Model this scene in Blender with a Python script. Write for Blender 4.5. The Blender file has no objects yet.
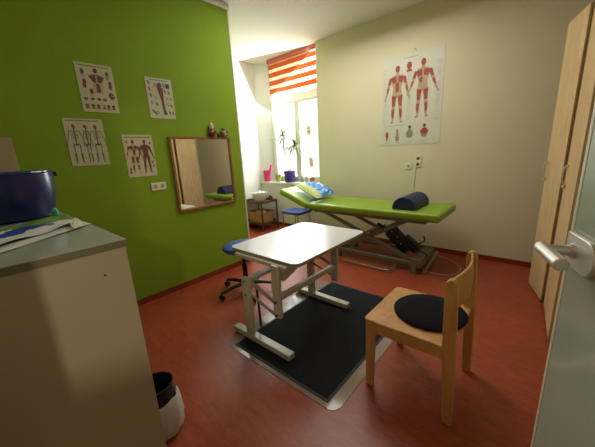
import bpy, bmesh, math, random
from mathutils import Vector, Matrix
random.seed(7)
C = bpy.context.scene.collection
PI = math.pi

# ------------------------------------------------------------------ materials
def srgb(h):
    h = h.lstrip('#')
    v = [int(h[i:i+2], 16)/255 for i in (0, 2, 4)]
    return tuple((c/12.92 if c <= .04045 else ((c+.055)/1.055)**2.4) for c in v) + (1,)
def mat(name, col, rough=.5, metal=0, var=.0, scale=8, bump=0, bscale=60, spec=.5, coat=0):
    m = bpy.data.materials.new(name); m.use_nodes = True
    nt = m.node_tree; b = nt.nodes['Principled BSDF']
    c = srgb(col) if isinstance(col, str) else col
    b.inputs['Base Color'].default_value = c
    b.inputs['Roughness'].default_value = rough
    b.inputs['Metallic'].default_value = metal
    b.inputs['Specular IOR Level'].default_value = spec
    b.inputs['Coat Weight'].default_value = coat
    tc = nt.nodes.new('ShaderNodeTexCoord')
    if var:
        n = nt.nodes.new('ShaderNodeTexNoise'); n.inputs['Scale'].default_value = scale
        n.inputs['Detail'].default_value = 4
        nt.links.new(tc.outputs['Object'], n.inputs['Vector'])
        r = nt.nodes.new('ShaderNodeValToRGB')
        r.color_ramp.elements[0].position = .3; r.color_ramp.elements[1].position = .7
        r.color_ramp.elements[0].color = tuple(x*(1-var) for x in c[:3]) + (1,)
        r.color_ramp.elements[1].color = tuple(min(1, x*(1+var)) for x in c[:3]) + (1,)
        nt.links.new(n.outputs['Fac'], r.inputs['Fac']); nt.links.new(r.outputs['Color'], b.inputs['Base Color'])
    if bump:
        n2 = nt.nodes.new('ShaderNodeTexNoise'); n2.inputs['Scale'].default_value = bscale
        n2.inputs['Detail'].default_value = 3
        nt.links.new(tc.outputs['Object'], n2.inputs['Vector'])
        bp = nt.nodes.new('ShaderNodeBump'); bp.inputs['Strength'].default_value = bump
        bp.inputs['Distance'].default_value = .01
        nt.links.new(n2.outputs['Fac'], bp.inputs['Height']); nt.links.new(bp.outputs['Normal'], b.inputs['Normal'])
    return m
def wood(name, c1, c2, rough=.45, sc=(1, 1, 1), grain=9, spec=.5):
    m = mat(name, c1, rough, spec=spec); nt = m.node_tree; b = nt.nodes['Principled BSDF']
    tc = nt.nodes.new('ShaderNodeTexCoord'); mp = nt.nodes.new('ShaderNodeMapping')
    mp.inputs['Scale'].default_value = sc
    n = nt.nodes.new('ShaderNodeTexNoise'); n.inputs['Scale'].default_value = grain
    n.inputs['Detail'].default_value = 5; n.inputs['Distortion'].default_value = .6
    r = nt.nodes.new('ShaderNodeValToRGB')
    r.color_ramp.elements[0].position = .35; r.color_ramp.elements[1].position = .65
    r.color_ramp.elements[0].color = srgb(c1); r.color_ramp.elements[1].color = srgb(c2)
    nt.links.new(tc.outputs['Object'], mp.inputs['Vector']); nt.links.new(mp.outputs['Vector'], n.inputs['Vector'])
    nt.links.new(n.outputs['Fac'], r.inputs['Fac']); nt.links.new(r.outputs['Color'], b.inputs['Base Color'])
    return m
def floor_mat():
    m = mat('red_linoleum', '#8e3a22', .33, spec=.4); nt = m.node_tree; b = nt.nodes['Principled BSDF']
    tc = nt.nodes.new('ShaderNodeTexCoord')
    def noise(sc, scale, det, dist=0):
        mp = nt.nodes.new('ShaderNodeMapping'); mp.inputs['Scale'].default_value = sc
        mp.inputs['Rotation'].default_value = (0, 0, .5)
        n = nt.nodes.new('ShaderNodeTexNoise'); n.inputs['Scale'].default_value = scale
        n.inputs['Detail'].default_value = det; n.inputs['Distortion'].default_value = dist
        nt.links.new(tc.outputs['Object'], mp.inputs['Vector']); nt.links.new(mp.outputs['Vector'], n.inputs['Vector'])
        return n
    n1 = noise((1, 3.2, 1), 9, 6, 1.2)
    r1 = nt.nodes.new('ShaderNodeValToRGB'); e = r1.color_ramp.elements
    e[0].position = .3; e[0].color = srgb('#8a3b24'); e[1].position = .72; e[1].color = srgb('#a24c2e')
    nt.links.new(n1.outputs['Fac'], r1.inputs['Fac'])
    n2 = noise((1, 2.6, 1), 26, 3, 1.6)
    r2 = nt.nodes.new('ShaderNodeValToRGB'); e = r2.color_ramp.elements
    e[0].position = .66; e[0].color = (0, 0, 0, 1); e[1].position = .74; e[1].color = (.5, .5, .5, 1)
    nt.links.new(n2.outputs['Fac'], r2.inputs['Fac'])
    mx = nt.nodes.new('ShaderNodeMix'); mx.data_type = 'RGBA'
    nt.links.new(r2.outputs['Color'], mx.inputs['Factor'])
    nt.links.new(r1.outputs['Color'], mx.inputs[6]); mx.inputs[7].default_value = srgb('#b8694a')
    n3 = noise((1, 1.5, 1), 17, 3, 2)
    r3 = nt.nodes.new('ShaderNodeValToRGB'); e = r3.color_ramp.elements
    e[0].position = .66; e[0].color = (0, 0, 0, 1); e[1].position = .76; e[1].color = (.5, .5, .5, 1)
    nt.links.new(n3.outputs['Fac'], r3.inputs['Fac'])
    mx2 = nt.nodes.new('ShaderNodeMix'); mx2.data_type = 'RGBA'
    nt.links.new(r3.outputs['Color'], mx2.inputs['Factor'])
    nt.links.new(mx.outputs[2], mx2.inputs[6]); mx2.inputs[7].default_value = srgb('#63241a')
    nt.links.new(mx2.outputs[2], b.inputs['Base Color'])
    return m
def pillow_mat():
    m = mat('watercolour_fabric', '#3a78b8', .8); nt = m.node_tree; b = nt.nodes['Principled BSDF']
    tc = nt.nodes.new('ShaderNodeTexCoord'); n = nt.nodes.new('ShaderNodeTexNoise')
    n.inputs['Scale'].default_value = 9; n.inputs['Detail'].default_value = 3; n.inputs['Distortion'].default_value = 1.5
    r = nt.nodes.new('ShaderNodeValToRGB'); r.color_ramp.interpolation = 'LINEAR'
    e = r.color_ramp.elements
    e[0].position = .36; e[0].color = srgb('#1c4f9c'); e[1].position = .66; e[1].color = srgb('#d5e6ef')
    x = e.new(.5); x.color = srgb('#3f86d0'); x = e.new(.58); x.color = srgb('#7ab3e4')
    nt.links.new(tc.outputs['Object'], n.inputs['Vector']); nt.links.new(n.outputs['Fac'], r.inputs['Fac'])
    nt.links.new(r.outputs['Color'], b.inputs['Base Color'])
    return m
def emit(name, col, s):
    m = bpy.data.materials.new(name); m.use_nodes = True; nt = m.node_tree
    nt.nodes.remove(nt.nodes['Principled BSDF']); e = nt.nodes.new('ShaderNodeEmission')
    e.inputs['Color'].default_value = srgb(col); e.inputs['Strength'].default_value = s
    nt.links.new(e.outputs[0], nt.nodes['Material Output'].inputs['Surface']); return m
def glass(name, tint=(1, 1, 1, 1), refl=.08):
    m = bpy.data.materials.new(name); m.use_nodes = True; nt = m.node_tree
    nt.nodes.remove(nt.nodes['Principled BSDF'])
    t = nt.nodes.new('ShaderNodeBsdfTransparent'); t.inputs['Color'].default_value = tint
    g = nt.nodes.new('ShaderNodeBsdfGlossy'); g.inputs['Roughness'].default_value = .03
    mx = nt.nodes.new('ShaderNodeMixShader'); mx.inputs[0].default_value = refl
    nt.links.new(t.outputs[0], mx.inputs[1]); nt.links.new(g.outputs[0], mx.inputs[2])
    nt.links.new(mx.outputs[0], nt.nodes['Material Output'].inputs['Surface']); return m
def sheer(name, col, tr):
    m = bpy.data.materials.new(name); m.use_nodes = True; nt = m.node_tree
    nt.nodes.remove(nt.nodes['Principled BSDF'])
    d = nt.nodes.new('ShaderNodeBsdfDiffuse'); d.inputs['Color'].default_value = srgb(col)
    t = nt.nodes.new('ShaderNodeBsdfTranslucent'); t.inputs['Color'].default_value = srgb(col)
    mx = nt.nodes.new('ShaderNodeMixShader'); mx.inputs[0].default_value = tr
    nt.links.new(d.outputs[0], mx.inputs[1]); nt.links.new(t.outputs[0], mx.inputs[2])
    nt.links.new(mx.outputs[0], nt.nodes['Material Output'].inputs['Surface']); return m

M = dict(
    floor=floor_mat(),
    base=mat('baseboard_lino', '#7c3322', .45, var=.15),
    green=mat('green_wall_paint', '#7d9a22', .75, var=.05, scale=2, bump=.15, bscale=45, spec=.25),
    cream=mat('cream_wall_paint', '#dad2b4', .85, var=.02, scale=2, bump=.12, bscale=35, spec=.2),
    white=mat('white_wall_paint', '#dfdcd6', .85, var=.015, scale=2, bump=.08, bscale=30, spec=.2),
    ceil=mat('ceiling_paint', '#d8d2c4', .9, var=.015, scale=2, spec=.2),
    frame=mat('window_lacquer', '#e2e2dc', .35),
    beech=wood('beech_wood', '#b98649', '#cc9a5c', .4, (1, 1, .18), 16),
    beech2=wood('wardrobe_laminate', '#c6a574', '#d6ba8c', .45, (3, 3, .35), 12),
    mframe=wood('mirror_frame_wood', '#7c4f26', '#8e5e31', .5, (1, 1, 1), 14),
    brown=wood('dark_brown_wood', '#4a2c1a', '#603b24', .5, (1, 1, 1), 14),
    steel=mat('grey_painted_steel', '#77715f', .4, .25, var=.05),
    steel2=mat('light_grey_steel', '#a39d8a', .4, .3, var=.05),
    chrome=mat('chrome', '#cfcfcf', .18, 1),
    alu=mat('brushed_aluminium', '#d0ccc0', .4, .55, var=.05, scale=30),
    tabletop=mat('white_laminate_top', '#ced2d0', .28, var=.015, scale=5),
    tedge=mat('table_edge_beige', '#8f8668', .5, var=.08),
    tabmet=mat('beige_grey_metal', '#b5b2a2', .42, .15, var=.04),
    mat_dark=mat('anthracite_mat', '#23252a', .95, var=.25, scale=90, bump=.5, bscale=220, spec=.15),
    mat_edge=mat('mat_rubber_edge', '#3a3c40', .7, spec=.3),
    mat_clear=mat('clear_floor_protector', '#958377', .12, var=.05, scale=6, coat=.3),
    vinyl=mat('green_vinyl', '#7e9c1f', .36, var=.05, scale=7, bump=.05, bscale=20),
    navy=mat('navy_vinyl', '#151f4c', .5, var=.1, bump=.08, bscale=60),
    blue=mat('blue_upholstery', '#24418a', .6, var=.1, bump=.1, bscale=90),
    black=mat('black_plastic', '#0e0e10', .45, var=.2),
    felt=mat('black_felt', '#15161a', .95, var=.2, scale=60, bump=.4, bscale=200, spec=.15),
    cab=mat('grey_laminate', '#aa9d85', .34, var=.02, scale=4),
    cabtop=mat('grey_worktop', '#9aa395', .25, var=.04, scale=20),
    cabedge=mat('worktop_edge', '#6f6754', .5, var=.04),
    screw=mat('dark_screw_hole', '#2a241c', .7),
    enamel=mat('blue_enamel', '#10155c', .28, coat=.15),
    rim=mat('enamel_rim', '#2b3784', .15, coat=.5),
    wire=mat('dark_wire', '#26282c', .4, .6),
    door=mat('frosted_green_grey', '#a4ae9e', .25, var=.02, scale=2, coat=.2),
    dooredge=mat('cream_door_edge', '#d2cdb0', .4),
    plastic=mat('white_plastic', '#dcd8c4', .4),
    hole=mat('socket_hole', '#4d4a3f', .6),
    bag=mat('white_bin_plastic', '#c7c7ba', .4, var=.04),
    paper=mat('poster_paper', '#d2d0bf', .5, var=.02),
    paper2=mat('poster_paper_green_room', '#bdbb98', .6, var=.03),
    ink=mat('poster_dark_ink', '#55534c', .7),
    inkl=mat('poster_grey_ink', '#8f8c7c', .7),
    red=mat('poster_muscle_red', '#a04a3a', .65, var=.3, scale=60),
    skin=mat('poster_pale_tan', '#b39a7e', .65, var=.1, scale=60),
    redd=mat('poster_dark_muscle', '#6e3a30', .65, var=.35, scale=80),
    bone=mat('poster_bone_grey', '#6b6757', .7, var=.1, scale=60),
    inkblue=mat('poster_blue_ink', '#3a4560', .7),
    pink=mat('pink_plastic', '#e0387f', .35),
    purple=mat('purple_glaze', '#4b3a94', .3),
    lime=mat('lime_pot', '#9fb03a', .4),
    leaf=mat('dracaena_leaf', '#5f7d2c', .5, var=.25, scale=12),
    stem=mat('plant_stem', '#8a7a58', .8, var=.2, scale=40),
    soil=mat('potting_soil', '#3a2a1e', .95, var=.3, scale=60),
    ceramic=mat('white_ceramic', '#d9d5c8', .3),
    wicker=wood('wicker', '#96683f', '#b88a5a', .7, (20, 20, 60), 6),
    terra=mat('terracotta', '#a96a42', .8, var=.1),
    peach=mat('peach_sticker', '#e8bda0', .6),
    figw=mat('figurine_cream', '#cfc0a2', .4, var=.1, scale=60),
    figb=mat('figurine_brown', '#43251c', .4, var=.2, scale=60),
    figr=mat('figurine_dark_red', '#6b1d1c', .4),
    figg=mat('figurine_dark_green', '#2c3a1c', .4, var=.2, scale=60),
    figp=mat('figurine_rose', '#b1787a', .4),
    packg=mat('green_print', '#5f8a2a', .35, var=.2, scale=30),
    packb=mat('blue_print', '#213e9a', .35),
    packw=mat('white_packet', '#d5d6cf', .35, var=.03),
    turq=mat('turquoise_plastic', '#3fa794', .35),
    cable=mat('white_cable', '#c9c4b0', .5),
    pillow=pillow_mat(),
    pillowg=mat('pale_green_fabric', '#b4c07c', .85, var=.2, scale=30),
    orange=sheer('orange_blind_fabric', '#e27a48', .4),
    sheerw=sheer('white_sheer_fabric', '#fbf0dc', .75),
    blindrail=mat('blind_rail_orange', '#c2604a', .5),
    glass=glass('window_glass', refl=.05), jarglass=glass('jar_glass', (.85, .9, .86, 1), .15),
    mirror=mat('mirror_silver', '#ecece4', .02, 1),
    facade=mat('outdoor_facade', '#e9e4d8', .9, var=.04, scale=1), facw=mat('facade_window', '#d3d6d6', .5), roof=mat('roof_tile', '#a0604a', .9),
    pave=mat('outdoor_pavement', '#9a9a94', .9, var=.1),
    hall=mat('hall_paint', '#cfc9b2', .9, var=.02),
)

# ------------------------------------------------------------------ mesh builder
class MB:
    """collects shapes given in world coordinates; off is subtracted (thing's base)"""
    def __init__(s, off=(0, 0, 0)):
        s.bm = bmesh.new(); s.off = Vector(off); s.mi = 0
    def v(s, p): return s.bm.verts.new(Vector(p) - s.off)
    def f(s, vs):
        try:
            fc = s.bm.faces.new(vs); fc.material_index = s.mi; return fc
        except ValueError: return None
    def box(s, x0, x1, y0, y1, z0, z1, mtx=None):
        P = [(x, y, z) for z in (z0, z1) for x, y in ((x0, y0), (x1, y0), (x1, y1), (x0, y1))]
        if mtx: P = [mtx @ Vector(p) for p in P]
        v = [s.v(p) for p in P]
        for q in ((3, 2, 1, 0), (4, 5, 6, 7), (0, 1, 5, 4), (1, 2, 6, 5), (2, 3, 7, 6), (3, 0, 4, 7)):
            s.f([v[i] for i in q])
        return s
    def bar(s, a, b, w, h, up=(0, 0, 1)):
        a = Vector(a); b = Vector(b); d = (b-a).normalized(); up = Vector(up)
        if abs(d.dot(up)) > .98: up = Vector((0, 1, 0))
        sd = d.cross(up).normalized()*w/2; u = sd.cross(d).normalized()*h/2
        v = [s.v(p+i*sd+j*u) for p in (a, b) for i, j in ((-1, -1), (1, -1), (1, 1), (-1, 1))]
        for q in ((3, 2, 1, 0), (4, 5, 6, 7), (0, 1, 5, 4), (1, 2, 6, 5), (2, 3, 7, 6), (3, 0, 4, 7)):
            s.f([v[i] for i in q])
        return s
    def cyl(s, a, b, r, r2=None, n=20, cap=True):
        a = Vector(a); b = Vector(b); r2 = r if r2 is None else r2
        d = (b-a).normalized(); up = Vector((0, 0, 1)) if abs(d.z) < .95 else Vector((1, 0, 0))
        x = d.cross(up).normalized(); y = d.cross(x)
        A = []; B = []
        for i in range(n):
            t = 2*PI*i/n; o = math.cos(t)*x+math.sin(t)*y
            A.append(s.v(a+o*r)); B.append(s.v(b+o*r2))
        for i in range(n): s.f([A[i], A[(i+1) % n], B[(i+1) % n], B[i]])
        if cap: s.f(A[::-1]); s.f(B)
        return s
    def tube(s, pts, r, n=8, closed=False):
        pts = [Vector(p) for p in pts]; rings = []
        N = len(pts)
        prev = None
        for i, p in enumerate(pts):
            if closed: d = (pts[(i+1) % N]-pts[i-1]).normalized()
            else: d = (pts[min(i+1, N-1)]-pts[max(i-1, 0)]).normalized()
            if prev is None:
                up = Vector((0, 0, 1)) if abs(d.z) < .9 else Vector((1, 0, 0))
                x = d.cross(up).normalized()
            else:
                x = (prev - d*prev.dot(d)).normalized()
            prev = x; y = d.cross(x)
            rr = r[i] if isinstance(r, (list, tuple)) else r
            rings.append([s.v(p+rr*(math.cos(2*PI*k/n)*x+math.sin(2*PI*k/n)*y)) for k in range(n)])
        for i in range(N if closed else N-1):
            A = rings[i]; B = rings[(i+1) % N]
            for k in range(n): s.f([A[k], A[(k+1) % n], B[(k+1) % n], B[k]])
        if not closed: s.f(rings[0][::-1]); s.f(rings[-1])
        return s
    def lathe(s, c, prof, n=32, sx=1, sy=1, axis=None):
        c = Vector(c); rings = []
        for r, z in prof:
            if r < 1e-5: rings.append([s.v(c+Vector((0, 0, z)))])
            else: rings.append([s.v(c+Vector((r*sx*math.cos(2*PI*k/n), r*sy*math.sin(2*PI*k/n), z))) for k in range(n)])
        for A, B in zip(rings, rings[1:]):
            for k in range(n):
                a = A if len(A) > 1 else None; b = B if len(B) > 1 else None
                k2 = (k+1) % n
                if a and b: s.f([A[k], A[k2], B[k2], B[k]])
                elif b: s.f([A[0], B[k2], B[k]])
                elif a: s.f([A[k], A[k2], B[0]])
        return s
    def prism(s, poly, fn0, fn1):
        """poly of (u,v); fn0/fn1 map to world for the two caps"""
        A = [s.v(fn0(u, w)) for u, w in poly]; B = [s.v(fn1(u, w)) for u, w in poly]; n = len(poly)
        s.f(A[::-1]); s.f(B)
        for i in range(n): s.f([A[i], A[(i+1) % n], B[(i+1) % n], B[i]])
        return s
    def ball(s, c, rx, ry=None, rz=None, n=16):
        ry = rx if ry is None else ry; rz = rx if rz is None else rz
        prof = [(math.sin(PI*i/10), -math.cos(PI*i/10)*rz) for i in range(11)]
        prof[0] = (0, -rz); prof[-1] = (0, rz)
        return s.lathe(c, [(r, z) for r, z in prof], n, rx, ry)

def obj(name, mb, mats, parent=None, smooth=False, bev=0, seg=2, loc=None, sub=0):
    bmesh.ops.recalc_face_normals(mb.bm, faces=mb.bm.faces)
    me = bpy.data.meshes.new(name); mb.bm.to_mesh(me); mb.bm.free()
    for m in (mats if isinstance(mats, (list, tuple)) else [mats]): me.materials.append(m)
    o = bpy.data.objects.new(name, me); C.objects.link(o)
    if parent: o.parent = parent
    else: o.location = mb.off
    if loc: o.location = loc
    if bev:
        b = o.modifiers.new('bevel', 'BEVEL'); b.width = bev; b.segments = seg; b.limit_method = 'ANGLE'; b.angle_limit = .6
        smooth = True
    if sub:
        b = o.modifiers.new('sub', 'SUBSURF'); b.levels = sub; b.render_levels = sub
    if smooth:
        for p in me.polygons: p.use_smooth = True
        if not sub:
            try: me.set_sharp_from_angle(angle=.7)
            except Exception: pass
    return o
def thing(name, label, cat, loc, rz=0, group=None):
    o = bpy.data.objects.new(name, None); C.objects.link(o); o.empty_display_size = .1
    o.location = loc; o.rotation_euler = (0, 0, rz); o['label'] = label; o['category'] = cat
    if group: o['group'] = group
    return o
def tag(o, label, cat, group=None, kind=None):
    o['label'] = label; o['category'] = cat
    if group: o['group'] = group
    if kind: o['kind'] = kind
    return o
def struct(name, mb, m, label=None, cat=None, **k):
    o = obj(name, mb, m, **k); o['kind'] = 'structure'
    o['label'] = label or name.replace('_', ' '); o['category'] = cat or name.split('_')[0]
    return o

XG, YP, XS, H, YB, XR = -3.13, 4.26, -4.72, 3.25, -.12, .78
# ------------------------------------------------------------------ room shell
struct('floor', MB().box(-4.9, 2.2, -3.2, 4.6, -.1, 0), M['floor'], 'glossy brick red marbled linoleum floor', 'floor')
struct('ceiling', MB().box(-4.9, XR+.15, YB-.15, 4.62, H, H+.1), M['ceil'], 'plain off white ceiling of the room', 'ceiling')
g = MB().box(XS-.2, XG, YB-.15, 2.5, 0, H)
struct('wall_left', g, M['green'], 'bright green painted wall on the left with four small charts', 'wall')
struct('trim_1', MB().box(XG, XG+.015, YB, 2.51, 3.185, H), M['white'], 'white strip along the top of the green wall', 'trim')
struct('trim_2', MB().box(XG-.02, XG+.004, 2.488, 2.506, 0, 3.185), M['white'], 'thin white corner bead at the end of the green wall', 'trim')
struct('wall_alcove', MB().box(XS-.15, XS, 2.5, YP, 0, H), M['white'], 'white side wall of the window alcove', 'wall')
# far wall with full-height window niche, splayed on the left
w = MB().box(-3.15, XR+.15, YP, YP+.36, 0, H)
struct('wall_back', w, M['cream'], 'cream wall behind the green treatment couch', 'wall')
w = MB(); w.box(XS, -3.15, YP, YP+.36, 0, .885)
struct('wall_parapet', w, M['white'], 'white wall below the window sill', 'wall')
w = MB()
w.prism([(XS, YP), (-4.47, 4.44), (-4.47, 4.62), (XS-.15, 4.62), (XS-.15, YP)], lambda u, v: (u, v, .885), lambda u, v: (u, v, H))
struct('wall_niche', w, M['white'], 'white splayed side of the window niche', 'wall')
struct('wall_right', MB().box(XR, XR+.15, YB, YP, 0, H), M['cream'], 'cream wall behind the wardrobes', 'wall')
w = MB(); w.box(XG, -.62, YB-.15, YB, 0, H); w.box(.46, XR+.15, YB-.15, YB, 0, H); w.box(-.62, .46, YB-.15, YB, 2.12, H)
struct('wall_front', w, M['cream'], 'cream wall with the doorway', 'wall')
struct('baseboard_left', MB().box(XG, XG+.012, YB, 2.512, 0, .065), M['base'], 'red brown baseboard under the green wall', 'baseboard')
b = MB().box(-4.4, -.02, YP-.012, YP, 0, .065); b.box(XS, -4.4, YP-.012, YP, 0, .065); b.box(-.02, XR, YP-.012, YP, 0, .065)
struct('baseboard_back', b, M['base'], 'red brown baseboard under the cream wall', 'baseboard')
struct('baseboard_alcove', MB().box(XS, XS+.012, 2.5, YP-.012, 0, .065), M['base'], 'red brown baseboard in the alcove', 'baseboard')
# hallway behind the photographer
w = MB(); w.box(-1.6, 2.2, -3.2, -3.1, 0, 2.6); w.box(-1.7, -1.6, -3.2, YB-.15, 0, 2.6); w.box(2.1, 2.2, -3.1, YB-.15, 0, 2.6); w.box(-1.7, 2.2, -3.2, YB-.15, 2.6, 2.7)
w.box(XR+.15, 2.2, YB-.15, YB-.05, 0, 2.6)
struct('wall_hall', w, M['hall'], 'hallway walls behind the photographer', 'wall')

w = MB(); w.bar((-.02, -.93, .775), (.42, -.07-.22, .775), .04, 1.55)  # unseen blocker, added to cut the hall light low on the cabinet side
struct('wall_parapet_hall', w, M['hall'], 'unseen low panel added in the hallway to shade the grey cabinet side', 'wall')
# sill and window
s = MB((-3.93, 4.3, .9)); s.prism([(XS+.003, YP-.03), (-3.152, YP-.03), (-3.152, 4.45), (-4.465, 4.45), (XS+.003, YP+.005)], lambda u, v: (u, v, .886), lambda u, v: (u, v, .92))
struct('trim_3', s, M['frame'], 'white window sill carrying the plants', 'trim', bev=.004)
def frame_rect(mb, x0, x1, z0, z1, y0, y1, t):
    mb.box(x0, x0+t, y0, y1, z0, z1); mb.box(x1-t, x1, y0, y1, z0, z1)
    mb.box(x0+t, x1-t, y0, y1, z0, z0+t); mb.box(x0+t, x1-t, y0, y1, z1-t, z1)
wx0, wx1 = -4.47, -3.15
wt = MB(); frame_rect(wt, wx0, wx1, .92, H, 4.45, 4.53, .055)
wt.box(wx0+.05, wx1-.05, 4.44, 4.53, 2.47, 2.57)
win = struct('window_1', wt, M['frame'], 'tall white framed casement window with orange striped blind', 'window', bev=.004)
xm = -3.76
for a, b_ in ((wx0+.055, xm-.002), (xm+.002, wx1-.055)):
    sh = MB(); frame_rect(sh, a, b_, .975, 2.47, 4.42, 4.49, .062)
    so = obj('sash', sh, M['frame'], win, bev=.004)
    pn = MB().box(a+.06, b_-.06, 4.455, 4.46, 1.035, 2.41); obj('pane', pn, M['glass'], so)
    hd = MB()
sh = MB(); frame_rect(sh, wx0+.055, wx1-.055, 2.57, H-.055, 4.43, 4.49, .055)
so = obj('sash', sh, M['frame'], win, bev=.004)
obj('pane', MB().box(wx0+.11, wx1-.11, 4.455, 4.46, 2.62, H-.11), M['glass'], so)
hd = MB().box(xm-.012, xm+.012, 4.41, 4.42, 1.55, 1.68); hd.bar((xm, 4.395, 1.65), (xm, 4.395, 1.53), .018, .014); hd.cyl((xm, 4.42, 1.65), (xm, 4.39, 1.65), .009)
obj('window_handle', hd, M['plastic'], win)
# sticker shapes on the right pane
st = MB((-3.47, 4.45, 1.33))
st.prism([(.052*math.cos(t)*(1+.35*max(0, math.sin(t))), .10*math.sin(t)) for t in [2*PI*i/24 for i in range(24)]],
         lambda u, v: (-3.475+u-.12*v, 4.454, 1.30+v), lambda u, v: (-3.475+u-.12*v, 4.451, 1.30+v))
tag(obj('window_sticker', st, M['peach']), 'pale peach leaf shaped sticker low on the right window pane', 'sticker')
st = MB((-3.5, 4.45, 1.9)); st.box(-3.56, -3.45, 4.451, 4.454, 1.80, 1.98); st.mi = 1
st.box(-3.53, -3.48, 4.4495, 4.451, 1.85, 1.885); st.box(-3.54, -3.47, 4.4495, 4.451, 1.93, 1.94)
tag(obj('window_sticker', st, [mat('pale_pink_print', '#efd6cc', .6), mat('faded_red_print', '#d98a7c', .6)]), 'small pale rectangular sticker with a faint red mark on the upper right pane', 'sticker')

# blind
bl = thing('roller_blind', 'orange and white striped roller blind in the window niche under the ceiling', 'blind', (-3.75, 4.36, 3.2))
bo = (-3.75, 4.36, 3.2); by = 4.345; bx0, bx1 = -4.36, -3.17
obj('cassette', MB(bo).box(bx0-.01, bx1+.01, by-.04, by+.04, 3.175, H-.002), M['blindrail'], bl, bev=.008)
z = 3.175
zs = []; z = 3.175
for k, hgt in (('s', .02), ('o', .08), ('s', .058), ('o', .085), ('s', .06), ('o', .085), ('s', .06), ('o', .085), ('s', .09)): zs.append((z, z-hgt, k)); z -= hgt
for a, b_, k in zs:
    obj('orange_band' if k == 'o' else 'sheer_band', MB(bo).box(bx0, bx1, by-.0015, by+.0015, b_, a), M['orange' if k == 'o' else 'sheerw'], bl)
obj('bottom_rail', MB(bo).box(bx0, bx1, by-.008, by+.008, z-.014, z), M['plastic'], bl)

# ------------------------------------------------------------------ far outdoors
fb = MB((-9, 16, -3)); fb.box(-20, 2, 16, 22, -3, 7)
bd = tag(obj('town_house', fb, M['facade']), 'pale house front seen faintly through the bright window', 'building')
wv = MB((-9, 16, -3))
for ix in range(7):
    for iz in range(3):
        w1 = MB((-9, 16, -3)); x = -18+ix*2.8; zz = -1.5+iz*2.8
        w1.box(x, x+1.1, 15.95, 16.02, zz, zz+1.6); obj('window', w1, M['facw'], bd)
rf = MB((-9, 16, -3)); rf.prism([(15.6, 7), (22.4, 7), (19, 9.6)], lambda u, v: (-20.3, u, v), lambda u, v: (2.3, u, v)); obj('roof', rf, M['roof'], bd)
struct('street', MB().box(-40, 20, 5.2, 40, -3.1, -3), M['pave'], 'street far below the window', 'street')

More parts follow.
